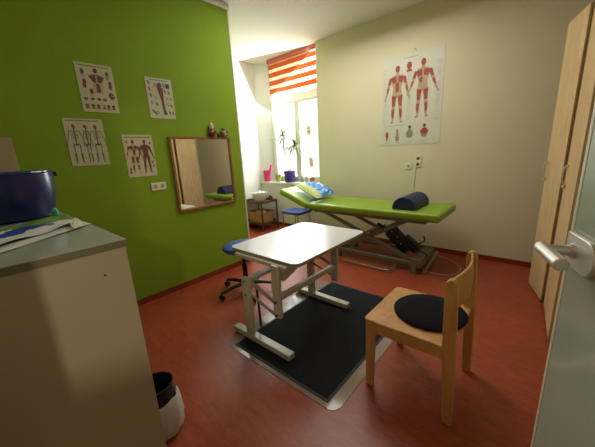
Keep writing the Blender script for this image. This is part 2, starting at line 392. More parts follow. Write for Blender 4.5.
# ------------------------------------------------------------------ posters
class Chart:
    """flat printed sheet; u right, v up in metres from lower left corner"""
    def __init__(s, name, o, U, N, w, h, paper, mats):
        s.o = Vector(o); s.U = Vector(U); s.N = Vector(N); s.w = w; s.h = h; s.name = name
        s.mb = MB(o); s.mats = [paper]+mats; s.k = 0
        f = lambda n: (lambda u, v: s.o+s.U*u+Vector((0, 0, v))+s.N*n)
        s.mb.prism([(0, 0), (w, 0), (w, h), (0, h)], f(-.0005 if w < .5 else .001), f(.004))
    def poly(s, pts, mi):
        s.k += 1; n = .0042+.00012*s.k % .002
        n = .0045+mi*.00025+(s.k % 7)*.00003
        s.mb.mi = mi
        s.mb.f([s.mb.v(s.o+s.U*u+Vector((0, 0, v))+s.N*n) for u, v in pts])
    def ell(s, u, v, a, b, mi, n=14):
        s.poly([(u+a*math.cos(2*PI*i/n), v+b*math.sin(2*PI*i/n)) for i in range(n)], mi)
    def limb(s, pts, mi):
        for (u0, v0, r0), (u1, v1, r1) in zip(pts, pts[1:]):
            d = math.hypot(u1-u0, v1-v0) or 1; nx, ny = -(v1-v0)/d, (u1-u0)/d
            s.poly([(u0+nx*r0, v0+ny*r0), (u1+nx*r1, v1+ny*r1), (u1-nx*r1, v1-ny*r1), (u0-nx*r0, v0-ny*r0)], mi)
    def text(s, u, v, w, h, mi, rnd):
        x = u
        while x < u+w:
            l = rnd.uniform(.4, 1.6)*h*1.4
            s.poly([(x, v), (min(x+l, u+w), v), (min(x+l, u+w), v+h), (x, v+h)], mi); x += l+h*.5
    def figure(s, cx, y0, hh, skin, mus, spread=1, back=False):
        """standing anatomical figure, feet at y0, height hh"""
        q = lambda u, v: (cx+u*hh, y0+v*hh)
        L = lambda pts, mi: s.limb([(cx+u*hh, y0+v*hh, r*hh) for u, v, r in pts], mi)
        s.ell(*q(0, .935), .042*hh, .06*hh, mus)
        L([(0, .88, .025), (0, .84, .03)], skin)
        s.poly([q(*p) for p in ((-.125, .80), (-.09, .835), (0, .85), (.09, .835), (.125, .80), (.10, .70), (.075, .62), (.085, .53), (.10, .48), (0, .45), (-.10, .48), (-.085, .53), (-.075, .62), (-.10, .70))], skin)
        s.poly([q(*p) for p in ((-.12, .80), (-.02, .825), (-.012, .72), (-.085, .70))], mus)
        s.poly([q(*p) for p in ((.12, .80), (.02, .825), (.012, .72), (.085, .70))], mus)
        s.poly([q(*p) for p in ((-.035, .71), (.035, .71), (.03, .55), (-.03, .55))] if not back else [q(*p) for p in ((-.07, .68), (-.01, .70), (-.01, .60), (-.05, .6))], mus)
        for sg in (-1, 1):
            a = spread
            L([(sg*.115, .80, .034), (sg*(.15+.02*a), .66, .027), (sg*(.17+.05*a), .52, .018), (sg*(.18+.07*a), .46, .016)], skin)
            L([(sg*.12, .80, .03), (sg*(.145+.02*a), .69, .022)], mus)
            L([(sg*(.155+.02*a), .64, .02), (sg*(.168+.045*a), .55, .012)], mus)
            s.ell(*q(sg*(.185+.08*a), .435), .017*hh, .03*hh, skin)
            L([(sg*.055, .50, .05), (sg*.065, .29, .032), (sg*.075, .20, .034), (sg*.075, .045, .015)], skin)
            L([(sg*.055, .49, .042), (sg*.064, .31, .026)], mus)
            L([(sg*.073, .25, .024), (sg*.075, .14, .02), (sg*.075, .1, .01)], mus)
            s.ell(*q(sg*.09, .025), .032*hh, .02*hh, skin)
    def done(s, label, cat='poster', group=None):
        if s.w < .5: group = 'small anatomy charts on the green wall'
        return tag(obj(s.name, s.mb, s.mats), label, cat, group)
R = random.Random(3)
# large chart on cream wall
pc = Chart('anatomy_poster', (-1.965, YP, 1.53), (1, 0, 0), (0, -1, 0), .825, 1.175, M['paper'], [M['skin'], M['red'], M['ink'], M['inkl']])
W_, H_ = .825, 1.175
pc.figure(.225, .30, .765, 1, 2, .5); pc.figure(.57, .345, .74, 1, 2, 1.0, True)
pc.ell(.385, 1.03, .035, .048, 2); pc.poly([(.355, .985), (.415, .985), (.425, .955), (.345, .955)], 2)
pc.text(.3, 1.125, .2, .008, 4, R); pc.text(.05, .27, .3, .006, 4, R)
for u in (.09, .245, .42, .62):
    pc.text(u-.03, .03, .07, .006, 4, R)
pc.limb([(.09, .19, .012), (.09, .14, .026), (.09, .09, .012), (.09, .06, .008)], 2)
pc.limb([(.245, .22, .014), (.245, .15, .016), (.245, .09, .03), (.245, .055, .022)], 4)
pc.ell(.42, .235, .02, .025, 3); pc.limb([(.42, .21, .015), (.42, .16, .05), (.42, .11, .045), (.42, .09, .02)], 4)
pc.ell(.62, .24, .02, .025, 3); pc.limb([(.62, .21, .02), (.62, .17, .055), (.62, .13, .04)], 2); pc.limb([(.62, .13, .04), (.62, .09, .03)], 4)
for i in range(34):
    v = .30+i*.022
    if R.random() < .8: pc.text(.02+R.uniform(0, .02), v, .045, .003, 4, R)
    if R.random() < .8: pc.text(.355+R.uniform(0, .02), v if v < .95 else .9, .05, .003, 4, R)
    if R.random() < .8: pc.text(.745, v, .05, .003, 4, R)
pc.done('large white muscle chart with two red figures hanging on the cream wall', 'poster')
hk = MB((-1.52, YP, 2.72)); hk.cyl((-1.515, YP, 2.745), (-1.515, YP-.02, 2.745), .006); hk.tube([(-1.55, YP-.006, 2.708), (-1.515, YP-.012, 2.745), (-1.48, YP-.006, 2.708)], .0015, 6)
tag(obj('picture_hook', hk, M['steel2']), 'small hook and string above the large muscle chart', 'hook')

GU = (0, 1, 0); GN = (1, 0, 0)
# torso chart (top left)
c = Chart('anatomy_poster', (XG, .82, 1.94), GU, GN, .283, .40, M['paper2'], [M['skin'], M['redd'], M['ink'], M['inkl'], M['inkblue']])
c.text(.02, .375, .24, .008, 3, R)
c.ell(.145, .345, .016, .022, 2); c.poly([(.08, .30), (.12, .32), (.17, .32), (.21, .30), (.185, .25), (.19, .19), (.105, .19), (.115, .25)], 1)
c.poly([(.085, .298), (.14, .315), (.14, .25), (.115, .25)], 2); c.poly([(.205, .298), (.15, .315), (.15, .25), (.18, .25)], 2); c.limb([(.147, .25, .025), (.147, .16, .035)], 1); c.limb([(.147, .24, .012), (.147, .17, .016)], 2)
for (u, v, m_) in ((.045, .33, 3), (.045, .30, 1), (.05, .25, 2), (.045, .22, 2), (.235, .33, 3), (.235, .30, 4), (.245, .25, 2), (.245, .22, 3), (.09, .175, 2), (.09, .145, 1)): c.ell(u, v, .014, .022, m_)
c.limb([(.225, .165, .012), (.245, .145, .028), (.245, .12, .012)], 2)
for u in (.035, .085, .135, .18): c.ell(u, .11, .017, .011, 3); c.ell(u, .114, .011, .006, 1)
for u in (.035, .08, .12, .165, .2, .24): c.ell(u, .055, .014, .014, 2 if u != .165 else 4); c.ell(u, .035, .017, .006, 3)
for i in range(16): c.text(.02+(i % 2)*.18, .06+i*.017, .05, .002, 4, R)
c.done('small chart with a red torso muscle figure, upper left on the green wall')
# joint chart (top right)
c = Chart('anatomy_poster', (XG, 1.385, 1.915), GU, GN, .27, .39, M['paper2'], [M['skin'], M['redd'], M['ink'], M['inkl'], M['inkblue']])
c.text(.05, .365, .17, .009, 3, R)
c.limb([(.12, .34, .03), (.14, .3, .03), (.145, .23, .02), (.15, .17, .012)], 2); c.limb([(.09, .345, .014), (.085, .30, .01)], 1); c.limb([(.15, .17, .014), (.155, .09, .012), (.165, .04, .02)], 3); c.ell(.105, .315, .012, .018, 4)
c.limb([(.148, .16, .006), (.152, .1, .006)], 1)
c.poly([(.20, .345), (.24, .345), (.24, .30), (.20, .30)], 5)
for u, v, m_ in ((.03, .34, 5), (.03, .28, 3), (.035, .22, 3), (.035, .15, 4), (.04, .07, 3), (.08, .2, 4), (.085, .14, 3), (.085, .06, 4), (.185, .27, 3), (.18, .33, 3), (.2, .2, 4), (.225, .26, 3), (.24, .2, 4), (.2, .14, 4), (.235, .13, 3), (.21, .06, 3), (.245, .06, 3), (.06, .05, 3)):
    c.limb([(u-.008, v+.016, .004), (u+.002, v, .009), (u+.008, v-.018, .004)], m_)
c.done('small chart of a red arm and many little drawings, upper right on the green wall')
# skeleton chart (lower left)
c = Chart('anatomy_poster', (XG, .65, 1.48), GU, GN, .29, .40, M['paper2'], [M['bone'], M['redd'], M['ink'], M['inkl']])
c.text(.02, .378, .24, .009, 3, R)
def skeleton(c, cx, y0, hh, side=False, red=False):
    q = lambda u, v: (cx+u*hh, y0+v*hh)
    L = lambda pts, mi: c.limb([(cx+u*hh, y0+v*hh, r*hh) for u, v, r in pts], mi)
    c.ell(*q(0, .94), .038*hh, .052*hh, 1); c.ell(*q(.01, .90), .025*hh, .03*hh, 1)
    L([(0, .88, .012), (0, .52, .014)], 1)
    for i in range(6):
        a = (.06+.025*math.sin(i/5*PI)) * (.6 if side else 1)
        L([(-a, .80-i*.035, .006), (0, .815-i*.033, .006), (a, .80-i*.035, .006)], 3 if i % 2 else 1)
    c.poly([q(*p) for p in ((-.08, .55), (-.04, .50), (0, .52), (.04, .50), (.08, .55), (.05, .46), (-.05, .46))], 2 if red else 1)
    for sg in ((-1, 1) if not side else (-.5, .5)):
        L([(sg*.11, .82, .012), (sg*.15, .66, .008), (sg*.19, .5, .007), (sg*.2, .44, .014)], 1)
        L([(0, .83, .006), (sg*.11, .83, .009)], 1)
        L([(sg*.07, .49, .014), (sg*.06, .28, .008), (sg*.06, .26, .016), (sg*.065, .04, .008), (sg*.09, .02, .018)], 1)
        L([(sg*.08, .25, .005), (sg*.085, .05, .005)], 3)
skeleton(c, .065, .02, .335); skeleton(c, .15, .02, .335, True); skeleton(c, .225, .02, .335, red=True)
for i in range(15): c.text(.01+(i % 3)*.1, .05+i*.02, .03, .002, 4, R)
c.done('small chart with three grey skeletons, lower left on the green wall')
# muscle chart (lower right)
c = Chart('anatomy_poster', (XG, 1.08, 1.34), GU, GN, .28, .41, M['paper2'], [M['skin'], M['redd'], M['ink'], M['inkl']])
c.text(.02, .38, .24, .01, 3, R)
c.figure(.085, .035, .33, 1, 2, .6); c.figure(.195, .035, .33, 2, 2, .6, True)
for u, v in ((.03, .08), (.025, .05), (.25, .14), (.255, .1), (.03, .34), (.25, .33)): c.ell(u, v, .009, .013, 2)
for i in range(12): c.text(.012+(i % 2)*.12, .05+i*.025, .02, .002, 4, R)
c.done('small chart with two dark red muscle men, lower right on the green wall')

# pale board on green wall (behind the pot)
w = MB((XG, .1, 1.1)); w.box(XG, XG+.012, YB+.01, .31, 1.02, 1.72)
tag(obj('wall_board', w, mat('beige_board', '#9f9273', .6, var=.02), bev=.003), 'plain beige board on the green wall behind the blue pot', 'board')

# ------------------------------------------------------------------ mirror
mo = (XG, 1.92, .9); mr = thing('wall_mirror', 'brown wood framed mirror on the green wall with figurines on top', 'mirror', mo)
y0, y1, z0, z1, t, dp = 1.525, 2.325, .90, 1.735, .028, .028
fr = MB(mo)
fr.box(XG+.002, XG+dp, y0, y0+t, z0, z1); fr.box(XG+.002, XG+dp, y1-t, y1, z0, z1)
fr.box(XG+.002, XG+dp, y0+t, y1-t, z0, z0+t); fr.box(XG+.002, XG+dp, y0+t, y1-t, z1-t, z1)
obj('frame', fr, M['mframe'], mr, bev=.004)
obj('mirror_glass', MB(mo).prism([(XG+.004, y0+t), (XG+.0165, y0+t), (XG+.0105, y1-t), (XG+.004, y1-t)], lambda u, v: (u, v, z0+t), lambda u, v: (u, v, z1-t)), M['mirror'], mr)
for yy, zz in ((y0+.05, z0+.05), (y1-.05, z0+.05)):
    obj('clip', MB(mo).cyl((XG+.012, yy, zz), (XG+.018, yy, zz), .010), M['plastic'], mr)

# figurines on the frame
def figurine(y, h, cols, label, kind):
    x = XG+.03; z = z1
    t = thing('figurine', label, 'figurine', (x, y, z), 0, 'figurines on the mirror frame'); o = (x, y, z)
    a, b_, c_ = cols
    bd = MB(o).lathe((x, y, z), [(.0, 0), (.026, .0), (.034, .018), (.036, .04), (.028, .065), (.016, .08), (0, .083)], 20, 1, 1.1)
    obj('body', bd, M[a], t, smooth=True)
    obj('head', MB(o).ball((x, y, z+h-.03), .024, .028, .03), M[b_], t, smooth=True)
    for sg in (-1, 1):
        obj('foot', MB(o).ball((x+.022, y+sg*.022, z+.01), .018, .014, .01), M[c_], t, smooth=True)
        obj('arm', MB(o).tube([(x+.005, y+sg*.03, z+.07), (x+.02, y+sg*.046, z+.045), (x+.032, y+sg*.02, z+.04)], [.01, .01, .008]), M[c_], t, smooth=True)
    if kind == 'hat':
        obj('hat', MB(o).lathe((x, y, z+h-.015), [(.028, 0), (.022, .012), (.012, .03), (0, .042)], 18), M[b_], t, smooth=True)
    else:
        for sg in (-1, 1): obj('ear', MB(o).ball((x, y+sg*.02, z+h-.006), .01, .01, .012), M[c_], t, smooth=True)
    return t
figurine(2.065, .14, ('figr', 'figw', 'figb'), 'taller cream and dark red figurine on the mirror frame', 'hat')
figurine(2.235, .10, ('figp', 'figb', 'figg'), 'shorter dark green and rose figurine on the right of the mirror frame', 'ear')
kb = MB((XG+.03, 2.16, z1)); kb.ball((XG+.03, 2.16, z1+.022), .018, .022, .022)
tag(obj('pebble', kb, M['figg'], smooth=True), 'tiny dark green ball between the two figurines', 'ornament')

# green-wall double socket, cream wall sockets
def plate(name, o, U, N, w, h, holes, label, cat):
    t = thing(name, label, cat, o); U = Vector(U); N = Vector(N); O = Vector(o)
    P = lambda n: (lambda u, v: O+U*u+Vector((0, 0, v))+N*n)
    m = MB(o).prism([(-w/2, -h/2), (w/2, -h/2), (w/2, h/2), (-w/2, h/2)], P(.001), P(.011)); obj('cover_plate', m, M['plastic'], t, bev=.003)
    for u, v, k in holes:
        if k == 's':
            r = MB(o); c0 = P(.0112)(u, v); c1 = P(.0125)(u, v)
            r.cyl(c0, c1, .021, n=20); ob = obj('socket_insert', r, M['hole'] if w < .1 else mat('socket_shade', '#a6a289', .5), t)
            for d in (-.0095, .0095): obj('contact_hole', MB(o).cyl(P(.0125)(u+d, v), P(.0135)(u+d, v), .003, n=8), M['screw'], ob)
        else:
            r = MB(o).prism([(u-.013, v-.018), (u+.013, v-.018), (u+.013, v+.018), (u-.013, v+.018)], P(.0112), P(.014)); obj('rocker', r, mat('rocker_grey', '#8d886f', .5), t)
    return t
plate('wall_socket', (XG, 1.35, 1.225), GU, GN, .155, .08, [(-.037, 0, 's'), (.037, 0, 's')], 'white double socket on the green wall left of the mirror', 'socket')
plate('wall_socket', (-1.405, YP, 1.29), (1, 0, 0), (0, -1, 0), .085, .165, [(0, .04, 's'), (0, -.04, 's')], 'upright white double socket on the cream wall under the large chart', 'socket')
plate('light_switch', (-1.545, YP, 1.225), (1, 0, 0), (0, -1, 0), .09, .09, [(.008, 0, 'r')], 'small square white wall switch beside the upright double socket', 'switch')

def smooth_path(pts, n=8):
    pts = [Vector(p) for p in pts]; out = []
    P = [pts[0]]+pts+[pts[-1]]
    for i in range(1, len(P)-2):
        for k in range(n):
            t = k/n; a, b_, c_, d = P[i-1:i+3]
            out.append(.5*((2*b_)+(-a+c_)*t+(2*a-5*b_+4*c_-d)*t*t+(-a+3*b_-3*c_+d)*t**3))
    out.append(pts[-1]); return out
cb = MB((-1.42, YP-.01, 0)); cb.tube(smooth_path([(-1.43, YP-.016, 1.245), (-1.435, YP-.008, 1.1), (-1.455, YP-.006, .8), (-1.45, YP-.006, .4), (-1.35, YP-.02, .06), (-1.2, YP-.1, .006), (-.85, 4.0, .006), (-.66, 3.75, .006), (-.72, 3.5, .006), (-.95, 3.45, .006), (-1.08, 3.56, .006)]), .0035, 6)
tag(obj('power_cable', cb, M['cable'], smooth=True), 'thin white cable running from the socket down the cream wall to the couch', 'cable')

# ------------------------------------------------------------------ treatment couch
co = (-1.75, 3.66, 0)
ch = thing('treatment_couch', 'lime green padded treatment couch on a grey scissor lift frame', 'couch', co)
ya, yb = 3.30, 4.06
obj('main_pad', MB(co).box(-2.70, -.83, ya, yb, .655, .755), M['vinyl'], ch, bev=.036, seg=5)
hp = Matrix.Translation((-2.70, 0, .70)) @ Matrix.Rotation(math.radians(20), 4, 'Y')
obj('head_pad', MB(co).box(-.60, .0, ya, yb, -.055, .045, hp), M['vinyl'], ch, bev=.036, seg=5)
fr = MB(co)
for y in (ya+.1, yb-.1): fr.bar((-2.62, y, .632), (-1.0, y, .632), .03, .045)
for x in (-2.6, -1.75, -1.02): fr.bar((x, ya+.1, .632), (x, yb-.1, .632), .045, .035)
obj('top_frame', fr, M['steel'], ch, bev=.004)
hg = MB(co)
for y in (ya+.12, yb-.12):
    hg.bar((-2.62, y, .65), (-2.78, y, .69), .012, .04); hg.bar((-2.75, y, .66), (-3.1, y, .80), .02, .03)
hg.cyl((-2.66, ya+.08, .635), (-2.66, yb-.08, .635), .014)
obj('head_hinge', hg, M['steel'], ch)
for y in (ya+.13, yb-.22):
    obj('scissor_arm', MB(co).bar((-2.47, y, .625), (-1.16, y, .13), .028, .05), M['steel'], ch, bev=.004)
    obj('scissor_arm', MB(co).bar((-1.22, y+.03, .63), (-2.12, y+.03, .12), .028, .05), M['steel'], ch, bev=.004)
for i, x in enumerate((-1.8,)): obj('pivot_rod', MB(co).cyl((x-.02, ya+.11, .37), (x-.02, yb-.08, .37), .014), M['steel2'], ch)
ar = MB(co); ar.cyl((-1.72, 3.44, .40), (-1.72, 3.92, .40), .012); obj('cross_rod', ar, M['steel'], ch)
br = MB(co)
for y in (ya+.08, yb-.20): br.bar((-2.2, y, .105), (-1.0, y, .105), .045, .05)
br.bar((-2.18, ya+.08, .105), (-2.18, yb-.20, .105), .05, .05)
br.bar((-1.07, ya+.02, .13), (-1.07, yb-.17, .13), .12, .10)
obj('base_frame', br, M['steel'], ch, bev=.004)
for x, y in ((-1.09, ya+.04), (-1.09, yb-.19), (-2.18, ya+.08), (-2.18, yb-.20)):
    hgt = .19 if x > -2 else .1
    lg = MB(co).box(x-.035, x+.035, y-.03, y+.03, 0, hgt); obj('foot', lg, M['steel'], ch, bev=.006)
bp = MB(co); bp.bar((-.985, ya+.08, .02), (-.985, yb-.16, .12), .03, .03); obj('wheel_lever', bp, M['steel2'], ch, bev=.003)
fb = MB(co); fb.tube(smooth_path([(-2.2, 3.40, .07), (-2.22, 3.25, .035), (-2.1, 3.19, .03), (-1.42, 3.17, .03), (-1.33, 3.22, .035), (-1.32, 3.36, .07)], 5), .011, 8)
obj('foot_switch_bar', fb, M['steel'], ch, smooth=True)
# drive motor
mt = MB(co); mt.bar((-1.50, 3.58, .43), (-1.24, 3.58, .20), .13, .15); obj('lift_motor', mt, M['black'], ch, bev=.014, seg=3)
mt = MB(co); mt.cyl((-1.68, 3.58, .50), (-1.46, 3.58, .38), .018); mt.cyl((-1.60, 3.58, .455), (-1.46, 3.58, .38), .028); obj('lift_rod', mt, M['black'], ch)
mt = MB(co); mt.bar((-1.30, 3.56, .36), (-1.12, 3.56, .22), .10, .10); mt.tube(smooth_path([(-1.2, 3.56, .28), (-1.12, 3.55, .31), (-1.05, 3.55, .36), (-1.06, 3.55, .42)], 5), .009, 6)
mt.tube(smooth_path([(-1.25, 3.5, .3), (-1.1, 3.47, .26), (-1.0, 3.5, .2), (-1.05, 3.55, .14)], 5), .007, 6)
obj('cable_box', mt, M['black'], ch, smooth=True)
for k, (a, b_) in enumerate(((-1.46, .455), (-1.38, .39), (-1.33, .31))): obj('motor_sticker', MB(co).box(a, a+.012, 3.508, 3.5135, b_-.03, b_-.018), M['plastic'], ch)

# bolster: half round, lying across the couch
bo = (-1.24, 3.75, .755); R_ = .142
bm_ = MB(bo); prof = [(-R_*.97, 0)]+[(-R_*math.cos(PI*i/18), .018+(R_-.005)*math.sin(PI*i/18)) for i in range(19)]+[(R_*.97, 0)]
sk = lambda y: (lambda u, v: (-1.27+u+(y-3.38)*.0, y, .756+v))
bm_.prism(prof, sk(3.40), sk(3.93))
tag(obj('bolster', bm_, M['navy'], bev=.008, seg=3), 'navy blue half round bolster lying across the green couch', 'bolster')

# pillow
def pillow(name, corners, thick, mats, label):
    Lc, Tc, Rc, Bc = [Vector(p) for p in corners]   # left, top, right, bottom
    cen = (Lc+Tc+Rc+Bc)/4; m = MB(cen); n = 14
    nor = (Rc-Lc).cross(Tc-Bc).normalized(); nor = nor if nor.z > 0 else -nor
    grids = []
    for sg in (1, -1):
        g_ = []
        for i in range(n+1):
            row = []
            for j in range(n+1):
                u, v = i/n, j/n
                p = Lc*(1-u)*(1-v)+Tc*u*(1-v)+Bc*(1-u)*v+Rc*u*v
                e = (max(0, 1-(2*u-1)**4)*max(0, 1-(2*v-1)**4))**.6
                pin = 1-.07*(1-abs(2*u-1))*abs(2*v-1)**3-.07*(1-abs(2*v-1))*abs(2*u-1)**3
                p = cen+(p-cen)*pin+nor*(sg*thick/2*e+.006*math.sin(9*u+2)*math.sin(8*v))
                row.append(m.v(p))
            g_.append(row)
        grids.append(g_)
        for i in range(n):
            for j in range(n):
                m.mi = 1 if (sg < 0 or i < n*.27) else 0
                m.f([g_[i][j], g_[i+1][j], g_[i+1][j+1], g_[i][j+1]])
    bmesh.ops.remove_doubles(m.bm, verts=m.bm.verts, dist=.003)
    return m, cen
pm, cen = pillow('pillow', [(-3.16, 3.56, .975), (-3.0, 3.98, .985), (-2.53, 3.86, .84), (-2.53, 3.34, .82)], .11, None, '')
# long sides run along couch: reorder so pale strip is at the front edge
tag(obj('pillow', pm, [M['pillow'], M['pillowg']], smooth=True), 'blue patterned pillow with pale green edge leaning on the raised couch head', 'pillow')

# ------------------------------------------------------------------ low blue stool under couch head
so_ = (-3.5, 3.95, 0); t = thing('footstool', 'low blue padded stool with chrome legs under the raised head end', 'stool', so_)
obj('seat', MB(so_).box(-3.68, -3.25, 3.74, 4.14, .405, .455), M['blue'], t, bev=.02, seg=4)
for x in (-3.65, -3.29):
    for y in (3.76, 4.10): obj('leg', MB(so_).cyl((x, y, 0), (x, y, .415), .011), M['chrome'], t, smooth=True)
ra = MB(so_)
for y in (3.76, 4.10): ra.cyl((-3.65, y, .40), (-3.29, y, .40), .009)
for x in (-3.65, -3.29): ra.cyl((x, 3.76, .40), (x, 4.10, .40), .009)
obj('seat_frame', ra, M['chrome'], t)

# ------------------------------------------------------------------ trolley with bowl, basket
to = (-4.4, 3.88, 0); t = thing('trolley', 'dark brown two tier trolley standing in the window alcove', 'trolley', to)
tx0, tx1, ty0, ty1, tz = -4.70, -4.12, 3.66, 4.10, .60
for x in (tx0+.015, tx1-.015):
    for y in (ty0+.015, ty1-.015):
        obj('leg', MB(to).box(x-.014, x+.014, y-.014, y+.014, 0, tz), M['brown'], t, bev=.003)
for zt in (.575, .155):
    sh = MB(to)
    sh.box(tx0, tx1, ty0-.004, ty0+.02, zt-.02, zt+.025); sh.box(tx0, tx1, ty1-.02, ty1+.004, zt-.02, zt+.025)
    sh.box(tx0, tx0+.02, ty0, ty1, zt-.02, zt+.025); sh.box(tx1-.02, tx1, ty0, ty1, zt-.02, zt+.025)
    sh.box(tx0+.01, tx1-.01, ty0+.01, ty1-.01, zt-.015, zt-.003); obj('shelf', sh, M['brown'], t, bev=.002)
bw = (-4.42, 3.90, .572)
t = MB(bw).lathe(bw, [(.0, .002), (.10, .002), (.12, .02), (.155, .11), (.165, .17), (.172, .175), (.165, .165), (.15, .11), (.11, .02), (0, .014)], 32)
tag(obj('wash_bowl', t, M['ceramic'], smooth=True), 'white round bowl on the top tier of the brown trolley', 'bowl')
t = MB((-4.4, 3.92, .74)); 
gx = [[t.v((-4.51+.17*i/6, 3.83+.16*j/6, .735+.03*math.sin(i*1.7)*math.cos(j*1.3)+.012*((i*j) % 3))) for j in range(7)] for i in range(7)]
for i in range(6):
    for j in range(6): t.f([gx[i][j], gx[i+1][j], gx[i+1][j+1], gx[i][j+1]])
tag(obj('towel', t, M['packw'], smooth=True), 'crumpled white cloth lying in the bowl on the trolley', 'towel')
jg = (-4.235, 4.02, .5735); t = thing('jug', 'small brown glass jug with a handle beside the white bowl', 'jug', jg)
obj('body', MB(jg).lathe(jg, [(0, 0), (.035, 0), (.045, .03), (.04, .07), (.03, .09), (.033, .1), (.025, .095), (0, .09)], 20), M['brown'], t, smooth=True)
obj('handle', MB(jg).tube(smooth_path([(jg[0]+.035, jg[1], .65), (jg[0]+.07, jg[1], .64), (jg[0]+.07, jg[1], .6), (jg[0]+.042, jg[1], .595)], 4), .006, 6), M['brown'], t, smooth=True)
bk = (-4.4, 3.87, .152); t = thing('wicker_basket', 'tan wicker basket on the lower tier of the brown trolley', 'basket', bk)
m = MB(bk)
def rrect(cx, cy, a, b_, r, n=5):
    out = []
    for qx, qy, s0 in ((a-r, b_-r, 0), (-a+r, b_-r, 1), (-a+r, -b_+r, 2), (a-r, -b_+r, 3)):
        for k in range(n+1):
            th = (s0+k/n)*PI/2; out.append((cx+qx+r*math.cos(th), cy+qy+r*math.sin(th)))
    return out
rows = []
for k in range(13):
    zz = .155+k*.017; e = .20+.002*k+(.004 if k % 2 else 0); rows.append([m.v((x, y, zz)) for x, y in rrect(-4.4, 3.88, e, e*.8, .05)])
for A, B in zip(rows, rows[1:]):
    for i in range(len(A)): m.f([A[i], A[(i+1) % len(A)], B[(i+1) % len(A)], B[i]])
m.f(rows[0]); obj('woven_body', m, M['wicker'], t)
m = MB(bk); m.tube([(x, y, .362) for x, y in rrect(-4.4, 3.88, .226, .182, .05)], .009, 6, True); obj('rim', m, M['wicker'], t, smooth=True)
for k, (dx, dy) in enumerate(((-.08, 0), (.08, -.03), (0, .08))):
    m = MB((-4.4+dx, 3.88+dy, .3)); m.tube([(-4.4+dx-.05, 3.88+dy, .33), (-4.4+dx, 3.88+dy, .345), (-4.4+dx+.06, 3.88+dy+.02, .33)], [.028, .034, .028], 10)
    tag(obj('rolled_cloth', m, [M['packw'], M['ceramic'], M['figw']][k], smooth=True), ['white rolled cloth at the left in the wicker basket', 'white rolled cloth at the right front of the wicker basket', 'cream rolled cloth at the back of the wicker basket'][k], 'cloth', 'rolled cloths in the wicker basket')

# ------------------------------------------------------------------ things on the sill
sz = .921
wc = (-4.585, 4.31, sz); t = thing('watering_can', 'pink plastic watering can at the left end of the window sill', 'watering can', wc)
obj('body', MB(wc).lathe(wc, [(0, 0), (.07, 0), (.075, .01), (.088, .23), (.09, .24), (.08, .235), (.07, .012), (0, .012)], 28, 1, .7), M['pink'], t, smooth=True)
obj('spout', MB(wc).tube([(wc[0]+.05, wc[1], sz+.10), (wc[0]+.10, wc[1]-.005, sz+.22), (wc[0]+.16, wc[1]-.01, sz+.35)], [.032, .026, .02], 12), M['pink'], t, smooth=True)
obj('handle', MB(wc).tube(smooth_path([(wc[0]-.07, wc[1], sz+.18), (wc[0]-.105, wc[1]-.005, sz+.19), (wc[0]-.1, wc[1]-.005, sz+.1), (wc[0]-.07, wc[1], sz+.04)], 5), .009, 8), M['pink'], t, smooth=True)
def leafblade(m, base, d, L, wd, droop, n=7):
    base = Vector(base); d = Vector(d).normalized(); p = base.copy(); side = d.cross(Vector((0, 0, 1)))
    side = side.normalized() if side.length > .01 else Vector((1, 0, 0)); prev = None
    for i in range(n+1):
        t_ = i/n; w_ = wd*(math.sin(PI*min(1, t_*.9+.12))**.7)*(1-.6*t_)
        if i == n: w_ = .0005
        a = m.v(p+side*w_); b_ = m.v(p-side*w_)
        if prev: m.f([prev[0], prev[1], b_, a])
        prev = (a, b_); d = (d+Vector((0, 0, -droop/n))).normalized(); p = p+d*L/n
pp = (-4.28, 4.34, sz); t = thing('potted_grass', 'small bushy plant in a lime green pot on the sill', 'plant', pp)
obj('pot', MB(pp).lathe(pp, [(0, 0), (.045, 0), (.062, .10), (.066, .10), (.066, .115), (.056, .113), (.05, .09), (0, .088)], 24), M['lime'], t, smooth=True)
m = MB(pp); rr = random.Random(5)
for i in range(46):
    a = rr.uniform(0, 2*PI); leafblade(m, (pp[0]+.03*math.cos(a), pp[1]+.03*math.sin(a), sz+.09), (.55*math.cos(a), .45*math.sin(a), 1.1), rr.uniform(.08, .17), .009, 1.3, 5)
obj('foliage', m, M['leaf'], t)
dp_ = (-3.94, 4.33, sz); t = thing('dracaena', 'spindly dracaena with two leafy crowns in a purple pot', 'plant', dp_)
obj('pot', MB(dp_).lathe(dp_, [(0, 0), (.095, 0), (.108, .02), (.115, .19), (.12, .19), (.12, .23), (.108, .23), (.104, .2), (0, .198)], 32), M['purple'], t, smooth=True)
obj('soil', MB(dp_).lathe((dp_[0], dp_[1], sz+.198), [(.104, 0), (.05, .012), (0, .014)], 24), M['soil'], t, smooth=True)
stems = [((-3.95, 4.33), [(-3.955, 4.33, 1.10), (-3.99, 4.32, 1.35), (-4.03, 4.31, 1.6), (-4.03, 4.30, 1.82)]), ((-3.93, 4.33), [(-3.935, 4.33, 1.10), (-3.87, 4.31, 1.3), (-3.79, 4.28, 1.48), (-3.72, 4.26, 1.62)])]
for k, (_, pts) in enumerate(stems):
    obj('stem', MB(dp_).tube(smooth_path(pts, 5), .007, 8), M['stem'], t, smooth=True)
    m = MB(dp_); tip = Vector(pts[-1])
    for i in range(40):
        a = i*2.4; el = rr.uniform(-.2, 1.3); L = rr.uniform(.26, .42)
        dy = math.sin(a)
        if dy > 0: dy *= .25
        leafblade(m, tip+Vector((0, 0, -.05+.0025*i)), (math.cos(a), dy, el), L, .019, rr.uniform(.9, 1.9), 8)
    obj('leaf_crown', m, M['leaf'], t)
jr = (-3.62, 4.33, sz); t = MB(jr).lathe(jr, [(0, 0), (.035, 0), (.038, .01), (.038, .11), (.028, .13), (.03, .14), (.024, .138), (.033, .108), (.033, .012), (0, .01)], 24)
